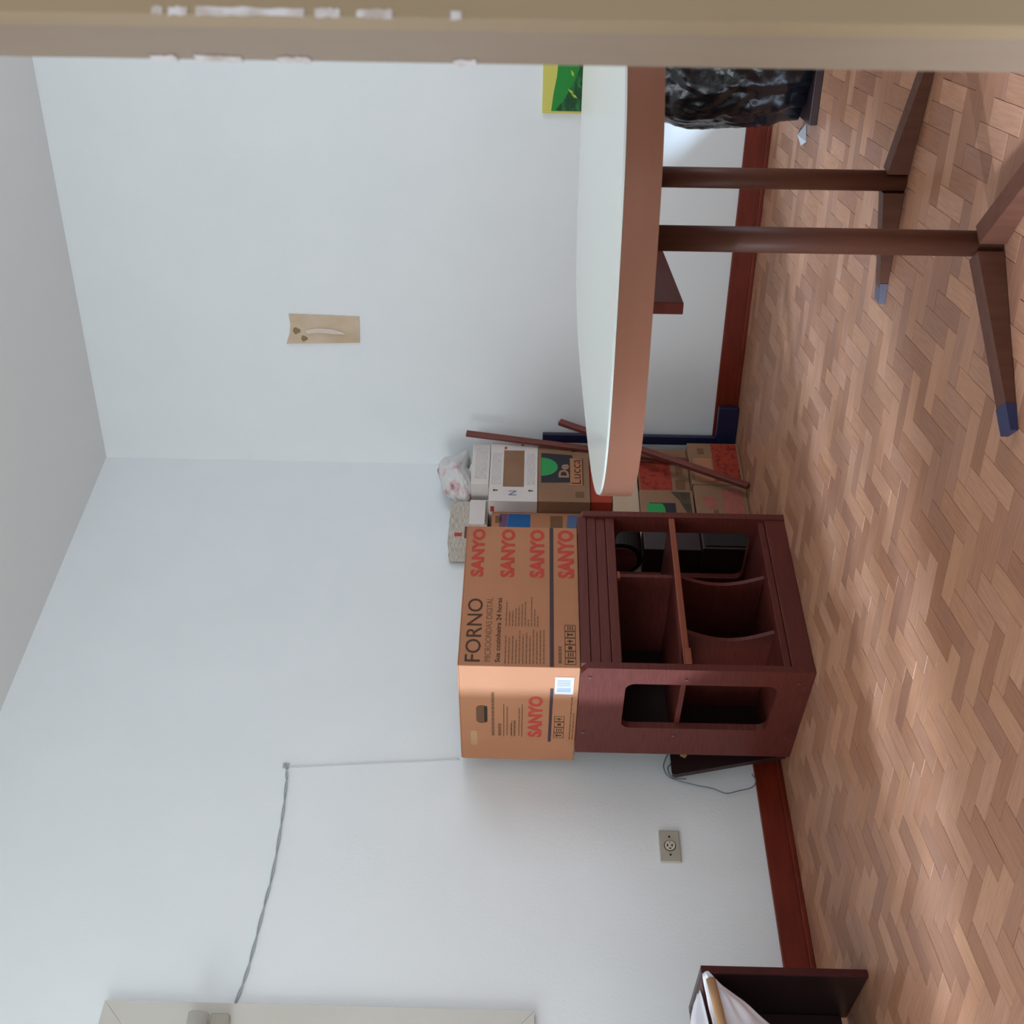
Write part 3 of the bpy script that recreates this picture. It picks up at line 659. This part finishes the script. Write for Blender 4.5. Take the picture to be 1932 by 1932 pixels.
# outlet on the left wall
ol = thing('wall_outlet', 'putty-grey wall outlet with round socket low on the left wall', 'outlet', W(1.834, .0, .405), ROTL)
MB().box(-.056, .056, -.009, -.0005, -.034, .034, .003).build('cover_plate', 'outlet', ol)
MB().cyl((0, -.0088, 0), (0, -.0098, 0), .0195, 32).build('socket_groove', 'slot', ol)
sk = MB().cyl((0, -.0098, 0), (0, -.0125, 0), .0168, 32).build('socket', 'socket', ol)
for x, z, rx, rz_ in ((0, .008, .0045, .0022), (0, -.007, .0045, .0022), (-.0105, 0, .0025, .003), (.0115, 0, .0015, .0022)):
    MB().prism(rrect(x-rx, x+rx, z-rz_, z+rz_, .0014, 3), (0, -.0131, 0), FX, FZ, (0, .0005, 0)).build('slot', 'slot', sk)
for x in (-.032, .032): MB().cyl((x, -.0088, 0), (x, -.0104, 0), .0035, 14).build('screw', 'slot', ol)

# plaster patch on the right wall
pl = thing('wall_patch', 'aged beige rectangular plaster patch with brown spots on the right wall', 'patch', X(.62, 0, 1.75), ROTR)
n1, n2 = 10, 22; pts = []
out = [(-.056, -.145), (.057, -.149), (.064, .143), (.02, .139), (-.02, .146), (-.066, .163)]
MB().prism(out, (0, -.006, 0), FX, FZ, (0, .0055, 0)).build('plaster_face', 'plate', pl)
MB().prism([(-.018, -.09), (-.008, -.075), (.004, -.03), (.006, .03), (-.004, .078), (-.018, .07), (-.012, .02), (-.018, -.04)], (0, -.012, 0), FX, FZ, (0, .0055, 0)).build('pale_ridge', 'plateridge', pl)['label'] = 'pale raised ridge'
for cx, cz, r_ in ((-.008, .115, .014), (-.041, .085, .012)):
    MB().prism([(cx+r_*(1+.25*math.sin(3*a_))*math.cos(a_), cz+1.15*r_*math.sin(a_)) for a_ in [2*math.pi*i/14 for i in range(14)]], (0, -.0072, 0), FX, FZ, (0, .001, 0)).build('brown_spot', 'platedark', pl)

# leaf print on the right wall
pc = thing('leaf_picture', 'small yellow-bordered green leaf print on the right wall behind the table', 'picture', X(1.497, 0, .60), ROTR)
MB().box(0, .26, -.012, -.0005, 0, .266, .002).build('backing', 'yellow', pc)
def leafp(m, pts, y, name): return MB().prism(pts, (0, y, 0), FX, FZ, (0, .0006, 0)).build(name, m, pc)
leafp('leaf', [(.008, .012), (.25, .012), (.25, .205), (.13, .214), (.07, .225), (.008, .232)], -.0128, 'green_field')
leafp('leafdark', [(.008, .012), (.25, .012), (.25, .17), (.16, .13), (.10, .155), (.05, .185), (.012, .215), (.009, .20)], -.0136, 'dark_leaves')
for i, (x, z, a_) in enumerate(((.07, .150, .9), (.10, .165, .7), (.055, .135, 1.0), (.09, .12, .8), (.13, .15, .5))):
    d = Vector((math.cos(a_), math.sin(a_))); e_ = Vector((-d.y, d.x)); L_ = .028; w_ = .005
    leafp('leafpale' if i % 2 == 0 else 'leaf', [tuple(Vector((x, z))+d*L_*t+e_*w_*k) for t, k in ((0, 0), (.4, 1), (1, 0), (.5, -1))], -.0144, 'leaf')

# black rubbish bag on a maroon board by the right wall
kb = thing('base_board', 'near-black board lying on the floor beneath the black rubbish bag', 'board', (1.53, 3.66, .0006), ROTR)
MB().box(-.205, .26, -.222, .17, 0, .026, .003).build('plank', 'dark', kb)
bm = bmesh.new(); bmesh.ops.create_icosphere(bm, subdivisions=6, radius=1)
for v in bm.verts:
    p = v.co.copy(); zz = (p.z+1)/2; a_ = math.atan2(p.y, p.x)
    rad = ((1-((.46-zz)/.46)**7)**.22 if zz < .46 else (1-((zz-.46)/.54)**2.6)**.5 if zz < .985 else .1); rad = max(rad, .08)
    cr = .10*noise.noise(Vector((math.cos(a_)*2.6, math.sin(a_)*2.6, zz*1.6)))+.07*noise.turbulence(Vector((p.x*4, p.y*4, p.z*2.4)), 3, True)-.04
    fold = .025*math.sin(a_*13+4*zz)*(.4+.6*zz)
    k = rad*(1+cr+fold)
    h = math.hypot(p.x, p.y) or 1
    v.co = Vector((p.x/h*.235*k*min(1, h*2.2), p.y/h*.20*k*min(1, h*2.2), .60*zz**.9 if zz > .06 else 0))
mbx = MB(); mbx.bm(bm); o = mbx.build('rubbish_bag', 'bag', None, True); at(o, (1.505, 3.655, .0275), ROTR)
tag(o, 'full glossy black rubbish bag standing behind the table by the right wall', 'bag')
b = MB(); b.add([(0, 0, .0), (.11, .02, .001), (.10, .10, .012), (.03, .12, .003), (.05, .05, .03), (-.01, .06, .012)], [(0, 1, 4), (1, 2, 4), (2, 3, 4), (3, 5, 4), (5, 0, 4)])
o = b.build('paper_scrap', 'scrap'); at(o, (1.235, 3.70, .001), -.12); o.scale = (.55, .55, .8); tag(o, 'small crumpled grey paper scrap on the floor beside the black bag', 'paper')

# low dark table at the left edge, white bag over it
st = thing('side_table', 'low dark maroon open side table by the left wall near the window', 'table', W(2.443, .504, 0), ROTL)
pn = MB().box(-.020, 0, .0005, .26, .001, .426, .002).build('side_panel', 'dark', st); MB().box(-.020, 0, -.004, 0, .001, .426, .0015).build('edge_strip', 'maroon', pn)['label'] = 'maroon front edge'
MB().box(-.72, -.70, 0, .26, .001, .426, .002).build('side_panel', 'maroon', st)
MB().box(-.6995, -.0205, .002, .26, .402, .425, .002).build('top_board', 'maroon', st)
MB().box(-.6995, -.0205, .24, .258, .02, .401, .002).build('back_panel', 'dark', st)
# bag: a soft lobed sheet lying on the table top and drooping over its front
bag = thing('white_bag', 'white plastic bag with a tan cardboard tube drooping over the low dark table', 'bag', W(2.462, .504, .426), ROTL)
def sheet(fn, nu, nv, m, name, thick=.0015):
    b_ = MB(); V = [fn(i/nu, j/nv) for i in range(nu+1) for j in range(nv+1)]
    b_.add(V, [(i*(nv+1)+j, i*(nv+1)+j+1, (i+1)*(nv+1)+j+1, (i+1)*(nv+1)+j) for i in range(nu) for j in range(nv)])
    o_ = b_.build(name, m, bag, True); md = o_.modifiers.new('solid', 'SOLIDIFY'); md.thickness = thick; return o_
def f_top(u, v):     # u from the neck (right) to the left, v from back to the front lip
    x = -.030-.34*u; w_ = .03+.20*u**.7; y = .10*(1-u)+.05+w_*(.5-v)-.085*(1-u)*v-.09*v*u
    z = .006+(.075*u**.8)*math.sin(math.pi*min(1, .12+v*.84))+.010*noise.noise(Vector((u*9, v*5, 2)))*(.3+u)
    if v > .8: z -= (v-.8)*.18
    return Vector((x, y-.02, max(z, .003)))
def f_hang(u, v):
    x = -.022-.345*u; z = .0-(.016+.40*u)*v*(1-.08*math.sin(v*3)); y = -.045-.02*math.sin(math.pi*v)-.012*u+.012*noise.noise(Vector((u*7, v*6, 5)))
    return Vector((x, y, z+.004-.03*u*(1-v)))
sheet(f_top, 36, 20, 'whitebag', 'bag_top'); hg = sheet(f_hang, 36, 24, 'whitebag', 'bag_skirt')
MB().tube([(-.045, -.073, -.010), (-.10, -.075, -.018), (-.22, -.078, -.034), (-.36, -.08, -.05)], .0115, 16).build('cardboard_tube', 'tan', bag, True)['label'] = 'tan cardboard tube in the bag mouth'
